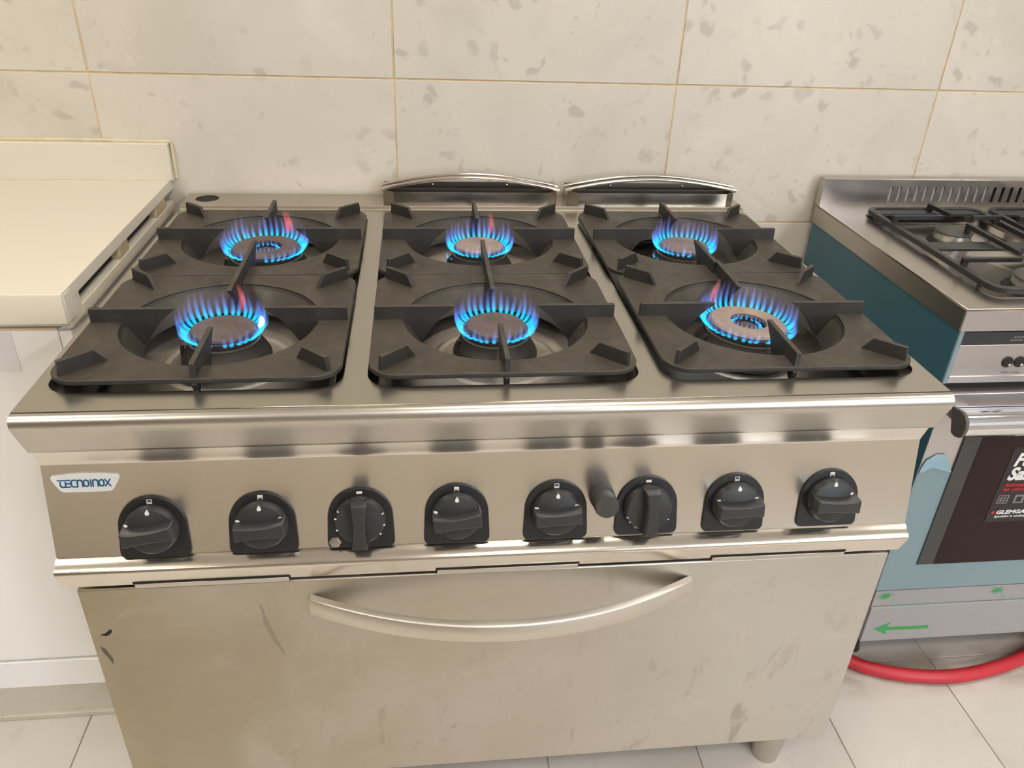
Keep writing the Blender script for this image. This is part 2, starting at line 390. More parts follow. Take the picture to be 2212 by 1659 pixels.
# ------------------------------------------------------------------ room shell
X0, X1, Y0 = -2.4, 4.2, -4.2
fl = struct('floor', MB().box(X0, X1, Y0, WY+.1, -.08, -.0015), 'grout_floor')
tw, tl = .304, .608
ft = MB().box(-tw/2+.001, tw/2-.001, -tl/2+.001, tl/2-.001, -.009, 0).mesh('floor_tile')
for i in range(-7, 11):
    for j in range(-6, 2):
        cx = -.195+tw*(i+.5); cy = .31-tl/2-tl*j
        if cy > .9 or cy < Y0+.2 or cx < X0+.1 or cx > X1-.1: continue
        link('tile', ft, 'floor_tile', fl, .0008, 1).location = (cx, cy, rnd.uniform(-.0003, .0003))
for j in (-1,):
    pass
wb = struct('wall_back', MB().box(X0, X1, WY+.0018, WY+.12, 0, CEIL), 'grout')
TW, TH, TX, TZ = .60045, .30349, -.15893, 1.14203
def wtile(h): return MB().box(-TW/2+.0017, TW/2-.0017, 0, .008, -h/2+.0017, h/2-.0017).mesh('wall_tile')
wm = wtile(TH); wc = wtile(.8385-.7336); wf = wtile(.7336-2*TH)
for i in range(-4, 8):
    for j in range(-1, 6):
        z = TZ+TH*(j+.5)
        if z > CEIL-.1: continue
        link('tile', wm, 'wall_tile', wb, .0008, 1).location = (TX+TW*(i+.5), WY, z)
    link('tile', wc, 'wall_tile', wb, .0008, 1).location = (TX+TW*(i+.5), WY, (.8385+.7336)/2)
    link('tile', wf, 'wall_tile', wb, .0008, 1).location = (TX+TW*(i+.5), WY, (.7336-2*TH)/2)
    for j in (0, 1):
        link('tile', wm, 'wall_tile', wb, .0008, 1).location = (TX+TW*(i+.5), WY, .7336-TH*(j+.5))
struct('wall_front', MB().box(X0, X1, Y0-.1, Y0, 0, CEIL), 'wall_paint')
struct('wall_left', MB().box(X0-.1, X0, Y0-.1, WY+.12, 0, CEIL), 'wall_paint')
struct('wall_right', MB().box(X1, X1+.1, Y0-.1, WY+.12, 0, CEIL), 'wall_paint')
struct('ceiling', MB().box(X0-.1, X1+.1, Y0-.1, WY+.12, CEIL, CEIL+.1), 'ceiling')
wx0, wx1, wz0, wz1, wst, wcol = WINDOW
win = struct('window_1', MB().box(wx0-.06, wx1+.06, Y0, Y0+.03, wz0-.06, wz0).box(wx0-.06, wx1+.06, Y0, Y0+.03, wz1, wz1+.06).box(wx0-.06, wx0, Y0, Y0+.03, wz0, wz1).box(wx1, wx1+.06, Y0, Y0+.03, wz0, wz1).box((wx0+wx1)/2-.02, (wx0+wx1)/2+.02, Y0, Y0+.03, wz0, wz1), 'ceiling')
part('pane', MB().box(wx0, (wx0+wx1)/2-.02, Y0+.001, Y0+.008, wz0, wz1), lamp_mat(wst, wcol), win)
part('pane', MB().box((wx0+wx1)/2+.02, wx1, Y0+.001, Y0+.008, wz0, wz1), lamp_mat(wst, wcol), win)
names = ['left', 'middle', 'right']; rows = ['middle row', 'row nearest the tiled wall', 'row farthest from the tiled wall']
for i, (x, y, hx, hy, st, col) in enumerate(LAMPS):
    t = thing('ceiling_light', 'square recessed ceiling light, %s one of the %s' % (names[i % 3], rows[i//3]), 'light', (x, y, CEIL), 'ceiling lights')
    part('diffuser', MB().box(-hx, hx, -hy, hy, -.010, -.004), lamp_mat(st, col), t, local=True)
    fr = MB()
    for a in ((-hx-.02, hx+.02, -hy-.02, -hy), (-hx-.02, hx+.02, hy, hy+.02), (-hx-.02, -hx, -hy, hy), (hx, hx+.02, -hy, hy)): fr.box(*a, -.012, 0)
    part('frame', fr, 'ceiling', t, local=True)

# ------------------------------------------------------------------ the big range
rg = thing('gas_range', 'wide stainless six burner gas range with oven, centre of the photo', 'stove', (.6, .45, 0))
holes = [(.2, .4095), (.6, .4095), (1.0, .4095)]
HX, HY = .1845, .3555
outer = [(0, .011), (1.2, .011), (1.2, .800), (0, .800)]
me = curve_mesh('hob_deck', [outer]+[rrect(cx, cy, HX, HY, .034) for cx, cy in holes], .0011, .0007)
me.transform(Matrix.Translation((-.6, -.45, T-.0018)))
dk = link('hob_deck', me, 'deck', rg)
# rolled front lip with the slanting fascia below it
lip = [(.03, .8925), (.0118, .8925)]
for k in range(9):
    a = R(90+k*(115/8)); lip.append((.0075+.0118*math.cos(a), .8847+.0118*math.sin(a)))
lip += [(.001, .8700), (.0175, .8365), (.0185, .8330), (.0205, .8312), (.04, .8312), (.04, .894)]
part('front_lip', MB().profx(lip, 0, 1.2), 'steel', rg, smooth=40)
pp0 = Vector((0, .0345, .8015)); pp1 = Vector((0, .0063, .6715))
cp = [(.0245, .8305), (.0315, .811), (.0338, .8055), (.0345, .8015), (.0063, .6715), (.05, .6715), (.05, .8305)]
part('control_panel', MB().profx(cp, .001, 1.199), 'panel', rg, smooth=50)
lg = [(.0085, .6712), (-.0062, .6600), (-.0083, .6580), (-.0094, .6555), (-.0092, .6530), (-.0080, .6500), (.0030, .6225), (.03, .6225), (.03, .6712)]
part('ledge_rail', MB().profx(lg, -.0006, 1.2006), 'ledge', rg, smooth=50)
for x0, x1 in ((.0929, .2982), (.5031, .7061), (.9069, 1.1123)):
    part('tab_shade_strip', MB().profx([(-.0004, .6292), (.0022, .6222), (.012, .6222), (.012, .6292)], x0-.0022, x1+.0018), 'black_gap', rg)  # raised black strip painting the shaded gap round the tab
    part('vent_tab', MB().profx([(-.0020, .6270), (.0012, .6168), (.012, .6168), (.012, .6270)], x0, x1), 'steel', rg, .0006)
# rear upstand
up_ = [(.79, .8940), (.80, .8968), (.8035, .8985), (.806, .9018), (.810, .9032), (.888, .9032), (.891, .9000), (.891, .86), (.80, .86)]
me = curve_mesh('rear_upstand', [[(0, .8085), (1.2, .8085), (1.2, .891), (0, .891)], [(.0445+.0235*math.cos(2*math.pi*k/28), .8545+.0235*math.sin(2*math.pi*k/28)) for k in range(28)]], .0012)
me.transform(Matrix.Translation((-.6, -.45, .9020))); link('rear_shelf', me, 'flue', rg)
part('rear_step', MB().profx([(.796, .895), (.800, .8970), (.8030, .8985), (.8055, .9015), (.8085, .9032), (.8085, .88), (.796, .88)], 0, 1.2), 'polished', rg, smooth=60)
part('port_cup', MB().lathe([(.0235, .901), (.0235, .872), (.001, .871)], .0445, .8545, 28), 'black_gap', rg)
# body
part('side_panel', MB().box(.0, .006, .05, .89, .62, .893), 'steel', rg)
part('side_panel', MB().box(1.194, 1.2, .05, .89, .62, .893), 'steel', rg)
part('back_panel', MB().box(.006, 1.194, .882, .89, .62, .893), 'steel', rg)
part('oven_body', MB().box(.012, 1.192, .036, .88, .165, .622), 'steel', rg)
part('gap_strip', MB().box(.02, 1.18, .030, .037, .60, .6224), 'black_gap', rg)
for x in (1.156, .044):
    for y in (.108, .80):
        part('leg', MB().lathe([(.030, .166), (.030, .05), (.027, .012), (.026, .0)], x, y, 32), 'steel', rg)
# oven door with bowed handle
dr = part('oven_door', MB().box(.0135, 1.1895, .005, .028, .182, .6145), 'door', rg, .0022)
hpts = []; L = 24
xa, xb, yb_ = .322, .882, .070
def bow(s): return -.004 - yb_*(1-abs(s)**2.0)
h = MB(); loops = []
for i in range(L+1):
    s = -1+2*i/L; x = (xa+xb)/2+(xb-xa)/2*s; y = bow(s)
    t_ = .011; z1 = .588; z0 = .5535
    loops.append([(x, y, z0+.003), (x, y-.0012, z0+.0075), (x, y-.0036, z0+.018), (x, y-.0034, z1-.007), (x, y-.0012, z1-.0008), (x, y+.0015, z1), (x, y+t_, z1-.0008), (x, y+t_, z0)])
h.loft(loops, True, True)
hd = part('handle', h, 'handle', dr, .0008, smooth=40)
# corner hinge holes and the drip scars on the door
hm = MB(); hm.xf = None
hm.prism([(.027, .529), (.034, .531), (.040, .537), (.045, .538), (.042, .531), (.035, .526)], .0045, .0052, 'y')
part('hinge_scar', hm, 'black_gap', rg, label='small dark chip in the door edge')
hm = MB().prism([(.022, .505), (.028, .500), (.034, .480), (.033, .468), (.029, .482), (.024, .494)], .0045, .0052, 'y')
part('hinge_scar', hm, 'body_dark', rg, label='brown scuff on the door edge')
M['scar'] = steel('drip_scar', col=(.40, .36, .30), rough=.5, gst=0)
part('drip_scar', MB().prism([(.2515, .571), (.2535, .571), (.2570, .545), (.2675, .500), (.2765, .470), (.2755, .469), (.2625, .498), (.2535, .532)], .0043, .0051, 'y'), 'scar', rg, label='thin brown drip line down the door')

# badge
N_ = Vector((0, -(pp0.z-pp1.z), (pp0.y-pp1.y))).normalized(); U_ = Vector((0, pp0.y-pp1.y, pp0.z-pp1.z)).normalized(); XV = Vector((1, 0, 0))
def panel_mx(x, z, n=0.):                            # local x right, y up the panel, z out of it
    k = (z-pp1.z)/(pp0.z-pp1.z); o = Vector((x, pp1.y+(pp0.y-pp1.y)*k, z)) + N_*n
    m = Matrix.Identity(4); m.col[0] = (*XV, 0); m.col[1] = (*U_, 0); m.col[2] = (*N_, 0); m.col[3] = (*o, 1); return m
def loc_to(o, mx): o.matrix_local = Matrix.Translation(-wloc(rg)) @ mx
bo = []
def arc(cx, cy, r, a0, a1, n=5): return [(cx+r*math.cos(R(a0+(a1-a0)*k/n)), cy+r*math.sin(R(a0+(a1-a0)*k/n))) for k in range(n+1)]
bo += arc(-.0385, .0075, .0040, 200, 95)
bo += [(-.02, .0133), (0, .0140), (.02, .0133)]
bo += arc(.0385, .0075, .0040, 85, -20)
bo += [(.0385, -.001)] + arc(.0260, -.0030, .0095, -35, -95)
bo += [(0, -.0128)] + arc(-.0260, -.0030, .0095, 275, 215) + [(-.0385, -.001)]
bo = bo[::-1]
bd = part('badge', MB().prism(bo, 0, .0016), 'badge', rg, .0005, local=True); loc_to(bd, panel_mx(.0535, .7770))
lt = MB(); wd = .0018
def glyph(x, strokes, sx=.0062, sy=.0092):
    for st in strokes: lt.stroke([(x+a*sx, (b-.5)*sy) for a, b in st], wd, .0016, .0021)
gl = {'t': [[(-.15, 1), (1, 1)], [(.3, .72), (.3, .25), (.45, .05), (.8, 0), (1, 0)]],
      'E': [[(0, 1), (1, 1)], [(.1, .72), (.1, .0)], [(.1, .5), (.95, .5)], [(.1, 0), (1, 0)]],
      'C': [[(1, 1), (.35, 1), (.05, .8), (0, .5), (.05, .2), (.35, 0), (1, 0)]],
      'n': [[(0, 0), (0, .7), (.15, .93), (.5, 1), (.85, .93), (1, .7), (1, 0)]],
      'O': [[(.5, 1), (.1, .85), (0, .5), (.1, .15), (.5, 0), (.9, .15), (1, .5), (.9, .85), (.5, 1)]],
      'I': [[(.2, 0), (.2, 1)]],
      'X': [[(0, 1), (.5, .5), (1, 1)], [(0, 0), (.5, .5), (1, 0)]]}
x = -.0330
for ch in 'tECnOInOX':
    glyph(x, gl[ch]); x += .0076 if ch != 'I' else .0038
part('lettering', lt, 'blue_ink', bd, local=True, smooth=0)

# knob bezels and knobs
def drop(mb, x, y, s, a=0, z0=0, z1=.0006):
    pts = [(0, 1.3), (.55, .5), (.75, -.1), (.5, -.7), (0, -.9), (-.5, -.7), (-.75, -.1), (-.55, .5)]
    ca, sa = math.cos(a), math.sin(a)
    mb.prism([(x+s*(p*ca-q*sa), y+s*(p*sa+q*ca)) for p, q in pts], z0, z1)
plate = [(.044*math.cos(R(a)), .0005+.044*math.sin(R(a))) for a in range(0, 181, 9)]
plate += [(-.0455, -.030)] + arc(-.0375, -.0365, .008, 180, 270, 4) + arc(.0375, -.0365, .008, 270, 360, 4) + [(.0455, -.030)]
plate_me = MB().prism(plate, 0, .0035).mesh('bezel')
kp = [(.0345, .0035), (.0352, .006), (.0340, .0125), (.0310, .0165), (.018, .0185), (.0005, .0190)]
knob_me = MB().lathe(kp, n=48).mesh('knob')
def grip_mesh():
    m = MB(); lo = []; n = 12; prof = []
    for (k, hh) in ((1.30, .010), (1.12, .017), (1.0, .026), (.93, .0345), (.84, .0362)):
        top = []; 
        for i in range(n+1):
            s = -1+2*i/n; top.append((.0335*s*(.98 if hh < .03 else .955), (.0082+.0030*s*s)*k, hh - (.0015*s*s)))
        bot = [(p[0], -p[1], p[2]) for p in reversed(top)]
        lo.append(top+bot)
    m.loft(lo, True, True); return m.mesh('grip', smooth=45)
grip_me = grip_mesh()
kx = [.1292, .2704, .4003, .5312, .6697, .8002, .9290, 1.0712]
kz = [.7125, .7130, .7145, .7150, .7150, .7165, .7160, .7175]
where = ['far left', 'second from left', 'third from left', 'fourth from left', 'fifth from left', 'just right of the round push button', 'second from right', 'far right']
for i in range(8):
    pl = link('bezel', plate_me, 'plastic_plate', rg, .0008); loc_to(pl, panel_mx(kx[i], kz[i]))
    mk = MB()
    if i in (2, 5): mk.box(-.0038, .0038, .0365, .0400, .0035, .0041)
    else:
        up2 = i % 2 == 0
        if up2:
            mk.stroke([(-.003, .0405), (.003, .0405), (.003, .0370), (-.003, .0370), (-.003, .0405)], .0008, .0035, .0041); mk.box(-.0034, .0034, .0335-.0005, .0365-.0005, .0035, .0041)
        else:
            mk.box(-.0034, .0034, .0380, .0412, .0035, .0041); mk.stroke([(-.003, .0370), (.003, .0370), (.003, .0340), (-.003, .0340), (-.003, .0370)], .0008, .0035, .0041)
    part('symbol', mk, 'white_ink', pl, local=True, smooth=0, label='white burner symbol')
    kb = link('knob', knob_me, 'plastic', rg); rot = {0: 8, 1: 4, 2: 90, 3: 6, 4: 3, 5: 89, 6: 2, 7: -2}[i]
    loc_to(kb, panel_mx(kx[i], kz[i]) @ Matrix.Rotation(R(rot), 4, 'Z'))
    link('grip', grip_me, 'plastic', kb, .0012)
    mk = MB(); inv = Matrix.Rotation(-R(rot), 4, 'Z'); mk.xf = inv
    if i in (2, 5):
        mk.box(-.0036, .0036, .0275, .0300, .0150, .0168)
        for a in ((150, 170, 200, 20, 350, 325) if i == 2 else (200, 215, 235, 330)):
            mk.stroke([(.0305*math.cos(R(a)), .0305*math.sin(R(a))), (.0335*math.cos(R(a)), .0335*math.sin(R(a)))], .0011, .0125, .0162)
    else:
        drop(mk, 0, .0272, .0038, 0, .0150, .0175)
        drop(mk, -.0292*math.cos(R(12)), .0292*math.sin(R(12))+.004, .0026, R(80), .0135, .0172)
        drop(mk, .0278*math.cos(R(22)), .0278*math.sin(R(22))+.002, .0026, R(-70), .0135, .0172)
    part('mark', mk, 'white_ink' if i != 5 else 'yellow_ink', kb, local=True, smooth=0, label='white marks')
ig = part('igniter_button', MB().lathe([(.0205, 0), (.0212, .004), (.0205, .012), (.0190, .0135), (.0190, .0150), (.0200, .0165), (.0200, .034), (.0185, .0375), (.0005, .038)], n=36), 'rubber', rg, local=True)
loc_to(ig, panel_mx(.7345, .7330)); ig.scale = (.86, .86, 1)
nu = part('hex_nut', MB().lathe([(.0085, 0), (.0085, .003), (.0060, .0034), (.0058, .006), (.0005, .0062)], n=6, ), 'steel', rg, local=True); loc_to(nu, panel_mx(.3650, .6815, .0036))

# pans under the grates
for cx, cy in holes:
    p = MB(); prof = [(.0, -.0035, .034), (.004, -.010, .032), (.012, -.012, .028), (.017, -.018, .026), (.026, -.050, .022), (.032, -.054, .018)]
    p.loft([[(a, b, T+dz) for a, b in rrect(cx, cy, HX+.0012-i, HY+.0012-i, r_)] for i, dz, r_ in prof], False, True)
    pn = part('spill_pan', p, 'pan', rg, smooth=50)
    for by in (.235, .585):
        part('pan_ring', MB().lathe([(.096, T-.0545), (.092, T-.0525), (.088, T-.0520), (.084, T-.0530), (.081, T-.0545)], cx, by, 48), 'pan', pn)
    part('pan_cover', MB().box(cx-HX+.0, cx+HX-.0, cy-HY-.002, cy+HY+.002, T-.066, T-.058), 'body_dark', rg)

# flues at the back
for k, (xa_, xb_) in enumerate(((.4075, .7905), (.8045, 1.1900))):
    a, b = xa_+.005, xb_-.005
    fl_ = thing('flue_vent', ('left' if k == 0 else 'right')+' low steel flue box with two bowed rails behind the '+('middle' if k == 0 else 'right')+' burners', 'vent', ((a+b)/2, .85, .9032), 'flue vents')
    def wall(pts, z1, mat, nm, th=.0015):
        m = MB()
        for (x0, y0), (x1, y1) in zip(pts[:-1], pts[1:]):
            d = Vector((x1-x0, y1-y0)).normalized(); n = Vector((-d.y, d.x))*th
            m.prism([(x0, y0), (x1, y1), (x1+n.x, y1+n.y), (x0+n.x, y0+n.y)], .9034, z1)
        return part(nm, m, mat, fl_, smooth=0)
    wall([(a, .886), (a, .836), (a+.022, .8165), (b-.022, .8165), (b, .836), (b, .886)], .9300, 'flue', 'front_wall')
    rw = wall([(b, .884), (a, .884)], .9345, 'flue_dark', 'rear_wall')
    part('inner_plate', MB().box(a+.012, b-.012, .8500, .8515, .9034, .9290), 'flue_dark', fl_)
    for sx in (a+.105, b-.105):
        part('screw', MB(Matrix.Translation((sx, .8825, .9285)) @ Matrix.Rotation(R(90), 4, 'X')).lathe([(.0028, 0), (.0024, .0012), (.0005, .0018)], n=12), 'polished', fl_)
    for yy, zz, e in ((.836, .9315, 0.), (.862, .9315, .001)):
        n = 28; pts = []
        for i in range(n+1):
            s = -1+2*i/n
            pts.append((xa_+(xb_-xa_)*i/n, yy-.004*(1-s*s), zz+e+.0255*(1-abs(s)**1.75)*1.0))
        part('rail', MB().tube(pts, .0040, 12), 'polished', fl_)

# ------------------------------------------------------------------ grates
PX, PY = .1815, .1725
def grate(label, loc, group='pan support grates', ang=0):
    g = thing('pan_grate', label, 'grate', loc, group); g.rotation_euler.z = ang
    return g
def circ(r, n=56): return [(r*math.cos(2*math.pi*i/n), r*math.sin(2*math.pi*i/n)) for i in range(n)]
pm = curve_mesh('grate_plate', [rrect(0, 0, PX, PY, .036, 8), circ(.139)], .0023, .0012, 2)
pm.transform(Matrix.Translation((0, 0, .0095))); pm.polygons.foreach_set('use_smooth', [True]*len(pm.polygons)); pm.set_sharp_from_angle(angle=R(50))
cone_me = MB().lathe([(.1395, .0125), (.1350, .0060), (.1150, -.0250), (.1120, -.0260), (.1315, .0040), (.1385, .0078)], n=56, closed=True).mesh('grate_funnel')
def finger_mesh(outer, foot):
    # outline in (radial, z); positive radial is outward
    o = outer
    pr = [(.0625, .0320), (.0640, .0340), (o-.001, .0340), (o, .0330), (o, .0075)]
    if foot: pr += [(o+.0015, .0040), (o-.004, -.0100), (o-.012, -.0100), (o-.020, .0060)]
    pr += [(.139, .0070), (.1310, -.0010), (.1165, -.0245), (.1080, -.0200), (.0960, -.0020), (.0840, .0140), (.0720, .0245)]
    m = MB(); m.prism([(a, b) for a, b in pr], -.0036, .0036, 'y'); return m.mesh('finger', smooth=30)
fx = finger_mesh(.1805, True); fy = finger_mesh(.1725, True)
fy2 = finger_mesh(.1765, False)
def corner_mesh():
    m = MB(); pr = [(.178, .008), (.178, .0335), (.2345, .0335), (.2345, .008)]
    m.prism([(.1665, .0085), (.1835, .0335), (.2290, .0335), (.2315, .0085)], -.0034, .0034, 'y'); return m.mesh('corner_rib', smooth=30)
crm = corner_mesh()
pos = [('front left', .2, .235), ('front middle', .6, .235), ('front right', 1.0, .235), ('rear left', .2, .585), ('rear middle', .6, .585), ('rear right', 1.0, .585)]
for k, (nm, x, y) in enumerate(pos):
    dd = {2: (.002, .001, -.4), 5: (-.002, .0, .3)}.get(k, (0, 0, rnd.uniform(-.15, .15)))
    g = grate('black cast iron pan grate over the %s burner' % nm, (x+dd[0], y+dd[1], T), ang=R(dd[2]))
    link('plate', pm, 'iron', g)
    link('funnel', cone_me, 'iron', g)
    for a, me_ in ((0, fx), (180, fx), (90, fy2 if y < .4 else fy), (270, fy if y < .4 else fy2)):
        f = link('finger', me_, 'iron', g, .0008); f.rotation_euler.z = R(a)
    for a in (45, 135, 225, 315):
        f = link('corner_rib', crm, 'iron', g, .0008); aa = math.degrees(math.atan2(PY*.97*(1 if a < 180 else -1), PX*.97*(1 if a in (45, 315) else -1))); f.rotation_euler.z = R(aa)

# ------------------------------------------------------------------ burners and their flames
def jet(hgt, lean, r0=.0020, out=.012, n=13):
    # a bright thin core inside a wider faint sheath: outward first, then bending up
    mb = MB()
    for q in (1.0, .55):
        pts = []; rs = []; ht = []
        for i in range(n):
            s = i/(n-1); px = out*(1-(1-min(1, s*1.5))**1.8)+lean*s*s; pz = -.002+hgt*(.12*s+.88*s**1.7)
            pts.append((px, .0012*math.sin(s*3+lean*300)*s, pz)); rs.append(q*r0*(.62+.62*math.sin(math.pi*min(1, s*.85+.1)))*(1 if s < .99 else .6)); ht.append(s)
        mb.tube(pts, rs, 8, heat=[max(.001, h) for h in ht])
    return mb.mesh('flame_jet', smooth=80)
JETS = [jet(h_, l_, .0024) for h_, l_ in ((.036, .002), (.041, -.002), (.033, .003), (.045, -.004), (.038, 0), (.049, -.003))]
JTALL = [jet(h_, l_, .0021) for h_, l_ in ((.045, -.004), (.052, -.006))]
JIN = [jet(.012, 0, .0015, -.006), jet(.015, .001, .0015, -.007)]
JRED = jet(.062, -.010, .0030); JWH = jet(.016, .0, .0034, .006)
caps = ['cap_dark', 'cap_mid', 'cap_pale', 'cap_dark', 'cap_pale', 'cap_mid']
desc = ['dark flat cap and flames leaning left', 'dark worn flat cap', 'pale ring cap with an open lit centre', 'dark ring cap with an open lit centre', 'pale grey flat cap', 'grey flat cap']
caps[0] = 'cap_dark'; caps[1] = 'cap_dark'; caps[5] = 'cap_mid'
for k, (nm, x, y) in enumerate(pos):
    big = k in (2, 3); ox = {2: -.004, 3: .007}.get(k, 0.0); oy = {3: -.006}.get(k, 0)
    bx, by = x+ox, y+oy; rc = .0595 if big else .0460; rcr = rc+.003
    b = thing('gas_burner', '%s gas burner with %s' % (nm, desc[k]), 'burner', (bx, by, T-.0545), 'hob burners')
    b0 = .054                      # local z of deck level
    part('burner_body', MB().lathe([(rcr+.013, .0008), (rcr+.016, .006), (rcr+.0155, .014), (rcr+.010, .024), (rcr+.004, .033), (rcr+.003, .040), (rcr-.004, .0425), (.012, .0425)], n=48), 'iron_dark', b, local=True)
    n = 40; cr = MB()
    if big:
        part('crown', MB().lathe([(rcr, .0425), (rcr, .0500), (rc-.003, .0510), (.031, .0510), (.031, .0425)], n=48, closed=True), 'iron_dark', b, local=True)
        part('cap', MB().lathe([(rc, .0500), (rc+.0008, .0530), (rc-.002, .0560), (.031, .0572), (.0285, .0560), (.0280, .0510)], n=56, closed=True), caps[k], b, local=True)
        part('centre_post', MB().lathe([(.0135, .0428), (.0130, .049), (.008, .0515), (.0005, .052)], n=24), 'iron_dark', b, local=True)
    else:
        part('crown', MB().lathe([(rcr, .0425), (rcr, .0500), (rc-.003, .0510), (.010, .0510), (.010, .0425)], n=48, closed=True), 'iron_dark', b, local=True)
        part('cap', MB().lathe([(rc-.001, .0500), (rc, .0525), (rc-.0015, .0555), (rc-.004, .0566), (.02, .0572), (.0005, .0572)], n=56), caps[k], b, local=True)
    part('pilot_tube', MB().tube([(-rcr-.012, -.012, .002), (-rcr-.010, -.012, .030), (-rcr-.007, -.012, .036)], .0030, 10), 'iron_dark', b, local=True)
    if k == 2: b.rotation_euler = (0, R(3.0), 0)
    fm = thing('gas_flame', 'ring of blue gas flames on the %s burner' % nm, 'flame', (bx, by, T-.004), 'burner flames')
    if k == 2: fm.rotation_euler = (0, R(3.0), 0)
    nj = 42 if big else 35
    for i in range(nj):
        a = 2*math.pi*(i+.5)/nj + rnd.uniform(-.02, .02); deg = math.degrees(a) % 360
        if abs(deg-270) < 5.0: continue
        me_ = rnd.choice(JETS); sc = rnd.uniform(.8, 1.05)
        if 200 < deg < 340: sc *= .62
        if k == 2 and 80 < deg < 140: me_ = rnd.choice(JTALL)
        if k == 0 and 120 < deg < 200: sc *= 1.1
        j = link('flame_jet', me_, 'flame', fm); j.location = (rcr*math.cos(a), rcr*math.sin(a), 0); j.rotation_euler.z = a; j.scale = (1, 1.15, sc)
    hz = MB().lathe([(rcr+.001, .0), (rcr+.009, .004), (rcr+.0125, .014), (rcr+.011, .028), (rcr+.005, .046)], n=48, heat=[.001, .15, .4, .7, 1.])
    hz.f = [f for f in hz.f if len(f) == 4]
    part('flame_haze', hz, 'haze', fm, local=True, label='faint violet outer flame')
    if big:
        for i in range(16):
            a = 2*math.pi*i/16
            j = link('flame_jet', JIN[i % 2], 'flame', fm); j.location = (.026*math.cos(a), .026*math.sin(a), .0005); j.rotation_euler.z = a; j.scale = (1, 1, .9)
    reds = {0: [68], 3: [56, 63], 4: [62], 2: [128]}.get(k, [])
    for dg in reds:
        a = R(dg); j = link('flame_jet', JRED.copy() if False else bpy.data.meshes.new_from_object(bpy.data.objects.new('t', JRED)), None, fm)
        j.data.materials.clear(); j.data.materials.append(M['flame_red']); j.location = ((rcr-.003)*math.cos(a), (rcr-.003)*math.sin(a), .012); j.rotation_euler.z = a
        j.scale = (1, 1.3, .75); j['label'] = 'orange flame tip'
    if k == 0:
        a = R(12); j = link('flame_jet', JWH, 'flame_white', fm); j.location = (rcr*math.cos(a), rcr*math.sin(a), .004); j.rotation_euler.z = a; j['label'] = 'bright white flare'
    if k in (4, 5):
        j = link('pilot_flame', JIN[0], 'flame', fm); j.location = (-rcr-.004, -.012, -.016); j.scale = (1.5, 1.8, 1.3)

# ------------------------------------------------------------------ left counter
cb = thing('base_cabinet', 'white base cabinet left of the range under the cream countertop', 'cabinet', (-.5, .6, 0))
part('side_panel', MB().box(-.0600, -.0425, .305, .885, .092, .868), 'cabinet', cb, .001)
part('top_rail', MB().box(-.0640, -.0345, .345, .885, .868, .8895), 'counter_edge', cb, .0015)
part('carcass', MB().box(-1.15, -.0600, .318, .885, .092, .885), 'cabinet', cb)
part('door', MB().box(-.640, -.0600, .2985, .316, .170, .866), 'cabinet', cb, .0015)
part('door', MB().box(-1.15, -.643, .2985, .316, .170, .866), 'cabinet', cb, .0015)
part('edge_strip', MB().box(-.640, -.0600, .2980, .316, .8664, .8705), 'cab_strip', cb)
part('edge_strip', MB().box(-1.15, -.643, .2980, .316, .8664, .8705), 'cab_strip', cb)
part('front_post', MB().box(-.0590, -.0405, .2990, .316, .092, .864), 'cabinet', cb, .002)
part('under_rail', MB().box(-1.15, -.045, .3005, .318, .872, .8815), 'cabinet', cb, .001)
part('lower_rail', MB().box(-1.15, -.0420, .2960, .316, .096, .1650), 'cabinet', cb, .0015)
part('plinth', MB().box(-1.15, -.0450, .3040, .330, .012, .0945), 'plinth', cb)
part('plinth_lip', MB().box(-1.15, -.0440, .2970, .330, .0, .013), 'plinth', cb, .002)
for y0, y1 in ((.296, .345), (.535, .585), (.765, .835)):
    part('shim', MB().box(-.052, -.0350, y0, y1, .8890 if y0 > .3 else .870, .9118), 'shim' if y0 > .3 else 'counter_edge', cb, .002)
part('gap_shade_block', MB().box(-1.1, -.050, .312, .88, .8900, .9118), 'black_gap', cb)  # black block filling the gap, its shade put in as colour
tp = thing('countertop', 'cream laminate countertop with upstand against the tiled wall', 'countertop', (-.5, .6, .9105))
part('slab', MB().profx([(.2796, .8850), (.2796, .9290), (.2810, .9322), (.2840, .9330), (.8985, .9330), (.8985, .9125), (.3050, .9125), (.3050, .8850)], -1.15, -.0334), 'counter', tp, .0008, smooth=50)
part('front_end_block', MB().box(-.0336, -.0318, .2830, .3120, .8860, .9300), 'counter_edge', tp, .001)
part('upstand', MB().box(-1.15, -.0262, .8800, .8985, .9325, 1.0090), 'counter', tp, .0015)
part('caulk_bead', MB().tube([(-1.15, .8975, 1.0105), (-.6, .8975, 1.0112), (-.16, .8970, 1.0120), (-.15, .8960, 1.0125), (-.14, .8970, 1.0112), (-.024, .8965, 1.0108), (-.0215, .8965, 1.004), (-.0225, .8965, .97), (-.023, .8965, .935)], .0038, 8), 'caulk', tp)
sh = link('paper_sheet', MB().box(-.33, -.127, .2974, .2983, .798, .8645).mesh('paper_sheet'), 'paper'); tag(sh, 'blank white sheet stuck on the cabinet door under the countertop', 'sheet')

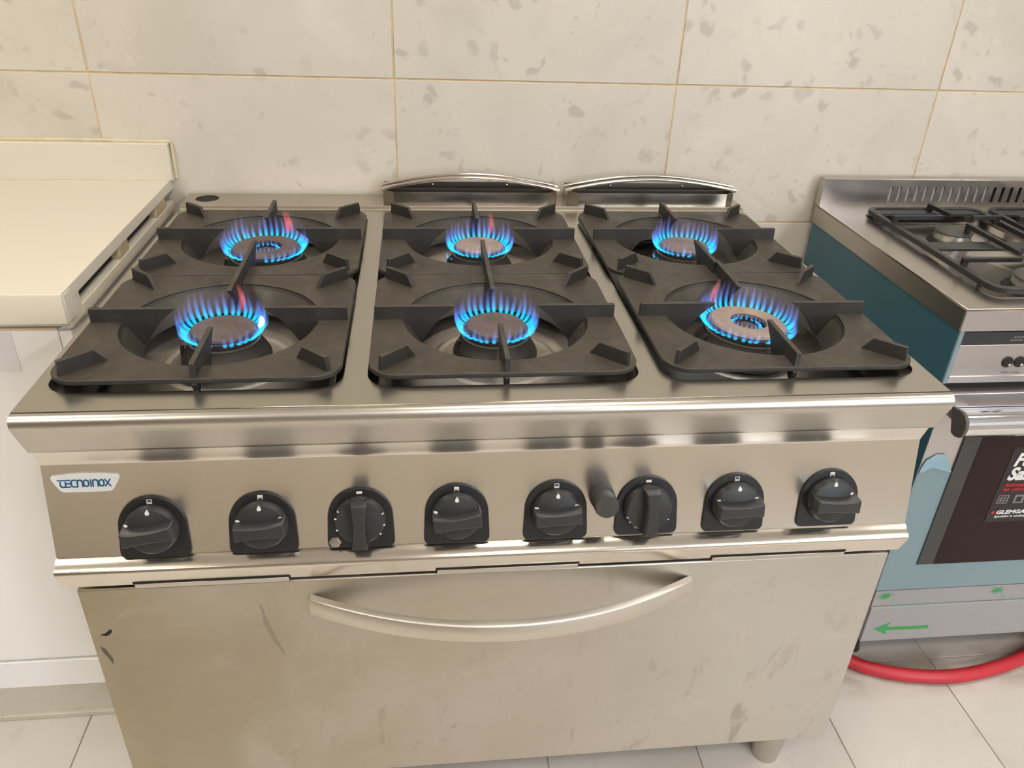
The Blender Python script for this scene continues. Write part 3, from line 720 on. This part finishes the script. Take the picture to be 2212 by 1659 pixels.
# ------------------------------------------------------------------ right stove
sx0, sx1, sy0, sy1, sz = 1.4055, 2.3055, .2870, .8600, .8900
st = thing('freestanding_stove', 'small stainless gas stove with teal side film and dark oven door, right of the range', 'stove', ((sx0+sx1)/2, .57, 0))
wells = [(1.6155, .5675, .135, .235), (1.905, .5675, .135, .235), (2.165, .5675, .105, .235)]
me = curve_mesh('hob_plate', [[(sx0, sy0), (sx1, sy0), (sx1, sy1+.02), (sx0, sy1+.02)]]+[rrect(a, b, c, d, .02, 4) for a, b, c, d in wells], .0015, .001)
me.transform(Matrix.Translation((-wloc(st).x, -wloc(st).y, sz-.0015))); link('hob_plate', me, 'stove_steel', st)
part('hob_front', MB().box(sx0, sx1, sy0, sy0+.003, .848, sz-.0015), 'stove_front', st, .001)
part('hob_side', MB().box(sx0, sx0+.003, sy0+.003, sy1+.02, .8475, sz-.0015), 'stove_steel', st, .001)
part('hob_side', MB().box(sx1-.003, sx1, sy0+.003, sy1+.02, .8475, sz-.0015), 'stove_steel', st, .001)
for a, b, c, d in wells:
    p = MB(); p.loft([[(u, v, z) for u, v in rrect(a, b, c+.001-i, d+.001-i, .02, 4)] for i, z in ((0, sz-.001), (.006, sz-.014), (.014, sz-.0175))], False, True)
    part('hob_well', p, 'stove_steel', st, smooth=60)
# back guard with slots
slots = []
for k in range(28):
    x = 1.5675+k*.0214
    if x > 2.28: break
    if k >= 12: x += 0.0
    slots.append([(x, .0125), (x+.0075, .0125), (x+.0075, .0475), (x, .0475)])
me = curve_mesh('back_guard', [[(sx0, 0), (sx1, 0), (sx1, .062), (sx0, .062)]]+slots, .001)
me.transform(Matrix.Translation((-wloc(st).x, .8605-wloc(st).y, sz)) @ Matrix.Rotation(R(90), 4, 'X')); link('back_guard', me, 'stove_steel', st)
part('guard_top', MB().box(sx0, sx1, .8595, .8850, .951, .9545), 'stove_steel', st, .001)
part('guard_backing', MB().box(sx0+.002, 1.812, .8635, .8655, sz, .951), 'drawer_front', st)
part('guard_backing', MB().box(1.812, sx1-.002, .872, .874, sz, .951), 'glass_frame', st)
part('guard_end', MB().box(sx0, sx0+.002, .8615, .8850, sz, .951), 'stove_steel', st)
# body
part('side_skin', MB().box(sx0+.002, sx0+.006, .292, .876, .10, .8475), 'teal_film', st, label='teal film over the side panel')
part('side_skin', MB().box(sx1-.006, sx1-.002, .292, .876, .10, .8475), 'teal_film', st)
part('body', MB().box(sx0+.006, sx1-.006, .305, .876, .11, .845), 'body_dark', st)
part('corner_post', MB().box(sx0+.0025, sx0+.010, .2880, .305, .745, .8475), 'blue_film', st, label='pale blue film on the front corner')
part('name_strip', MB().box(sx0+.009, sx1-.009, .2885, .305, .8215, .8460), 'black_strip', st)
mk = MB()
for j, (x0, z) in enumerate(((1.512, .8352), (1.508, .8295))):
    xx = x0
    for q in range(14):
        w_ = (.0035, .0025, .003, .002)[q % 4]; mk.box(xx, xx+w_, .2881, .2885, z-.0012, z+.0014); xx += w_+.0011+(.003 if q % 6 == 5 else 0)
part('small_print', mk, 'grey_ink', st, smooth=0)
pf = part('knob_panel', MB().box(sx0+.010, sx1-.009, .2885, .305, .7450, .8195), 'stove_front', st, .001)
part('trim_line', MB().profx([(.2885, .8160), (.2870, .8170), (.2870, .8205), (.2885, .8212)], sx0+.010, sx1-.009), 'stove_front', st)
part('trim_line', MB().profx([(.2885, .7560), (.2862, .7565), (.2862, .7590), (.2885, .7600)], sx0+.010, sx1-.009), 'stove_front', st)
YM = Matrix.Rotation(R(90), 4, 'X')
for x, sym in ((1.5170, 1), (1.5400, 0)):
    q = part('push_button', MB(Matrix.Translation((x, .2886, .7865)) @ YM).lathe([(.0105, 0), (.0102, .0020), (.0090, .0034), (.0005, .0040)], n=28), 'black_gap', st)
    part('button_mark', MB(Matrix.Translation((x+.0035, .2846, .7825)) @ YM).lathe([(.0030, -.0006), (.0010, .0004)], n=5), 'white_ink', q)
def put_text(body, size, x, z, y, mat, parent, shear=0., off=0., sx=1., name='lettering'):
    me = text_mesh(body, size, shear, off, .0002, sx)
    me.transform(Matrix.Translation((x-wloc(parent).x, y-wloc(parent).y, z-wloc(parent).z)) @ YM)
    return link(name, me, mat, parent)
put_text('Made in Italy', .0068, 1.5125, .7632, .2883, 'grey_ink', pf)
part('gap_shadow', MB().box(sx0+.008, sx1-.009, .300, .306, .728, .746), 'black_gap', st)
dz0, dz1, dy = .2640, .7335, .2700
od = part('oven_door', MB().box(sx0+.0005, sx1-.002, dy, .304, dz0, dz1), 'stove_front', st, .001)
part('edge_film', MB().box(sx0-.0003, sx0+.0004, dy+.0005, .3035, dz0+.001, dz1-.03), 'teal_film', od)
part('door_film', MB().prism([(sx0+.0015, .2645), (sx1-.004, .2645), (sx1-.004, .56), (1.500, .555), (1.473, .564), (1.462, .580), (1.447, .603), (1.432, .604), (1.415, .590), (sx0+.0015, .572)], dy-.0006, dy-.0001, 'y'), 'blue_film', od, label='pale blue protective film, torn at the top')
part('film_curl', MB().prism([(sx0+.002, .562), (1.43, .575), (1.452, .568), (1.473, .562), (1.462, .582), (1.448, .604), (1.432, .606), (1.413, .592), (sx0+.002, .574)], dy-.0030, dy-.0009, 'y'), 'film_peel', od, .0008)
gf = part('glass_frame', MB().prism([(1.4735, .334), (2.235, .334), (2.235, .655), (1.4735, .655)], dy-.0035, dy-.0007, 'y'), 'glass_frame', od)
part('glass_pane', MB().prism([(1.508, .3345), (2.200, .3345), (2.200, .6545), (1.508, .6545)], dy-.0042, dy-.0036, 'y'), 'dark_glass', od)
ys = dy-.0052
sk = thing('door_sticker', 'dark sticker with white and red lettering on the oven glass', 'sticker', (1.70, ys, .53))
part('backing', MB().box(1.580, 1.86, dy-.0049, dy-.0043, .440, .618), 'sticker', sk)
yt = ys-.0002
put_text('Full', .0400, 1.5905, .5755, yt, 'white_ink', sk, .22, .0016, .88)
put_text('Safety', .0400, 1.5895, .5430, yt, 'white_ink', sk, .22, .0016, .88)
put_text('Automatic', .0120, 1.5905, .5270, yt, 'red_ink', sk, .22, .0003)
put_text('gas cut-off', .0120, 1.5890, .5165, yt, 'red_ink', sk, .22, .0003)
ic = MB().box(1.588, 1.611, yt-.0002, yt+.0002, .4855, .5060); part('icon', ic, 'grey_ink', sk)
ic = MB()
for a in range(3):
    for b_ in range(3): ic.box(1.5900+a*.0068, 1.5945+a*.0068, yt-.0004, yt-.0002, .4880+b_*.0060, .4920+b_*.0060)
part('icon_detail', ic, 'sticker', sk)
ic = MB()
for a in ((1.6225, 1.6440, .4855, .4890), (1.6225, 1.6440, .5010, .5060), (1.6225, 1.6275, .4890, .5010), (1.6390, 1.6440, .4890, .5010)): ic.box(a[0], a[1], yt-.0002, yt+.0002, a[2], a[3])
part('icon', ic, 'grey_ink', sk)
part('logo_mark', MB(Matrix.Translation((1.5905, yt, .4640)) @ YM).lathe([(.0038, .0), (.0038, .0004)], n=14), 'red_ink', sk)
put_text('GLEMGAS', .0125, 1.5970, .4598, yt, 'white_ink', sk, .1, .0005, 1.25)
put_text('Specialist in cooking', .0075, 1.5965, .4510, yt, 'white_ink', sk, .1, .0001, 1.1)
# handle bar
hb = MB(Matrix.Translation((0, .2250, .7000)))
prof = []
for q in range(11):
    a = R(-200+q*(220/10)); prof.append((.0235*math.cos(a) if False else -.0235*math.sin(a+R(90)), 0))
hp = [(.022, .022), (-.004, .0265), (-.0150, .0235), (-.0225, .0150), (-.0250, .0040), (-.0230, -.0080), (-.0170, -.0165), (-.0060, -.0205), (.004, -.0190)]
hp = [(y+.222, z+.702) for y, z in hp]
hnd = part('handle', MB().profx(hp, sx0+.006, sx1-.01), 'chrome', od, smooth=50)
hpe = [((y-.222)*1.05+.222, (z-.702)*1.05+.702) for y, z in hp]
part('handle_end', MB().profx(hpe, sx0-.0005, sx0+.006), 'end_cap', hnd, .001)
part('handle_bracket', MB().box(sx0+.01, sx0+.05, .226, .272, .694, .712), 'stove_front', od, .002)
part('handle_bracket', MB().box(sx1-.07, sx1-.03, .226, .272, .694, .712), 'stove_front', od, .002)
# drawer
part('drawer_top_rail', MB().box(sx0+.006, sx1-.008, .2735, .304, .2155, .2575), 'drawer_front', st, .001)
dw = part('drawer', MB().box(sx0+.006, sx1-.008, .2700, .304, .1150, .2145), 'drawer_front', st, .0015)
part('arrow_print', MB().prism([(1.432, .1520), (1.4665, .1700), (1.4610, .1555), (1.5570, .1548), (1.5570, .1445), (1.4610, .1465), (1.4660, .1335)], .2695, .2699, 'y'), 'green_ink', dw, label='green arrow pointing left', smooth=0)
for bx_, bz_ in ((1.4350, .2440), (1.6860, .2440), (1.937, .2440)):
    m = MB(); pts = []
    for q in range(32):
        a = 2*math.pi*q/32; rr_ = (.0095 if q % 2 else rnd.uniform(.012, .021)) * (1 if q % 2 == 0 else .75)
        pts.append((bx_+rr_*math.cos(a), bz_+rr_*.72*math.sin(a)))
    m.prism(pts, .2731, .2734, 'y'); part('burst_print', m, 'green_ink', st, smooth=0, label='green splash print')
    m = MB().prism([(bx_+.008, bz_-.004), (bx_+.0105, bz_-.004), (bx_+.031, bz_-.0245), (bx_+.158, bz_-.0260), (bx_+.164, bz_-.0285), (bx_+.028, bz_-.0285)], .2730, .2734, 'y')
    part('line_print', m, 'green_pale', st, smooth=0)
part('base_plate', MB().box(sx0+.01, sx1-.01, .31, .87, .100, .112), 'body_dark', st)
for x in (sx0+.06, sx1-.06):
    for y in (.36, .82): part('foot', MB().lathe([(.018, .101), (.016, .02), (.020, .0)], x, y, 20), 'plastic', st)

# stove grates and burners
def bar(m, a, b, w_, z0, z1):
    a = Vector(a); b = Vector(b); d = (b-a).normalized(); n = Vector((-d.y, d.x))*w_/2
    m.prism([tuple(a+n), tuple(a-n), tuple(b-n), tuple(b+n)], z0, z1)
for gi, gx in enumerate((1.6155, 1.9050)):
    g = thing('stove_grate', ('left' if gi == 0 else 'right')+' black enamelled grate on the small stove', 'grate', (gx, .5675, sz), 'small stove grates')
    m = MB(); hx, hy = .135, .236
    m = MB(); m.loft([[(a, b, z) for a, b in l] for l, z in ((rrect(0, 0, hx, hy, .03, 3), .008), (rrect(0, 0, hx, hy, .03, 3), .018), (rrect(0, 0, hx-.012, hy-.012, .022, 3), .018), (rrect(0, 0, hx-.012, hy-.012, .022, 3), .008), (rrect(0, 0, hx, hy, .03, 3), .008))])
    part('frame', m, 'enamel', g, .001, local=True)
    part('cross_plate', MB().box(-hx+.01, hx-.01, hy-.045, hy-.010, .010, .0155), 'enamel', g, .001, local=True)
    part('cross_plate', MB().box(-hx+.01, hx-.01, -.030, .010, .010, .0155), 'enamel', g, .001, local=True)
    for (a, b) in (((-hx+.012, .135), (-.010, .135)), ((hx-.012, .135), (.058, .135)), ((.012, hy-.012), (.020, .150)), ((.016, .085), (.016, -.085)), ((-hx+.012, -.115), (-.004, -.115)), ((hx-.012, -.115), (.050, -.115)), ((.010, -hy+.012), (.014, -.160))):
        m = MB(); bar(m, a, b, .0085, .021, .030)
        d = Vector(b)-Vector(a); foot = Vector(a)
        if abs(a[1]) > .08 or abs(a[0]) > .1: bar(m, a, tuple(Vector(a)+d.normalized()*.012), .0085, .010, .024)
        else: bar(m, (a[0], -.012), (a[0], -.002), .0085, .012, .024)
        part('finger', m, 'enamel', g, .001, local=True)
    for fx_ in (-hx+.006, hx-.006):
        for fy_ in (-hy+.05, hy-.05):
            part('foot', MB().lathe([(.004, .009), (.004, -.0005)], fx_, fy_, 10), 'rubber', g, local=True)
for i, (x, y, r_, lab) in enumerate(((1.6180, .6700, .037, 'rear left'), (1.6300, .4050, .050, 'front left'), (1.905, .670, .034, 'rear middle'), (1.905, .405, .030, 'front middle'))):
    b = thing('stove_burner', 'unlit %s burner with dark cap on the small stove' % lab, 'burner', (x, y, sz-.0175), 'small stove burners')
    part('burner_base', MB().lathe([(r_*1.30, .0002), (r_*1.25, .003), (r_*.8, .004)], n=32), 'black_gap', b, local=True)
    m = MB(); m.lathe([(r_*.95, .003), (r_*1.0, .010), (r_*.98, .021), (r_*.8, .022)], n=36); part('crown', m, 'alu', b, local=True, smooth=20)
    part('cap', MB().lathe([(r_*.98, .0215), (r_*1.04, .0235), (r_*1.0, .0265), (.0005, .0285)], n=36), 'enamel_cap', b, local=True)

# ------------------------------------------------------------------ red gas hose
def smooth_path(P, n=10):
    P = [Vector(p) for p in P]; out = []
    Q = [P[0]]+P+[P[-1]]
    for i in range(1, len(Q)-2):
        for k in range(n):
            t = k/n; a, b, c, d = Q[i-1], Q[i], Q[i+1], Q[i+2]
            out.append(.5*((2*b)+(-a+c)*t+(2*a-5*b+4*c-d)*t*t+(-a+3*b-3*c+d)*t**3))
    return out+[P[-1]]
hs = thing('gas_hose', 'red rubber gas hose curving on the floor below the small stove', 'hose', (1.64, .25, 0))
part('hose', MB().tube(smooth_path([(1.26, .62, .30), (1.285, .50, .10), (1.34, .375, .030), (1.433, .302, .0165), (1.483, .273, .0165), (1.56, .252, .0165), (1.644, .245, .0165), (1.742, .257, .0165), (1.843, .286, .0165), (1.95, .345, .0165), (1.985, .43, .0165), (1.94, .475, .030), (1.90, .44, .060), (1.885, .43, .095)]), .0150, 18), 'red_hose', hs)
part('hose_clamp', MB().tube([(1.904, .444, .055), (1.892, .435, .078)], .0168, 18), 'chrome', hs)
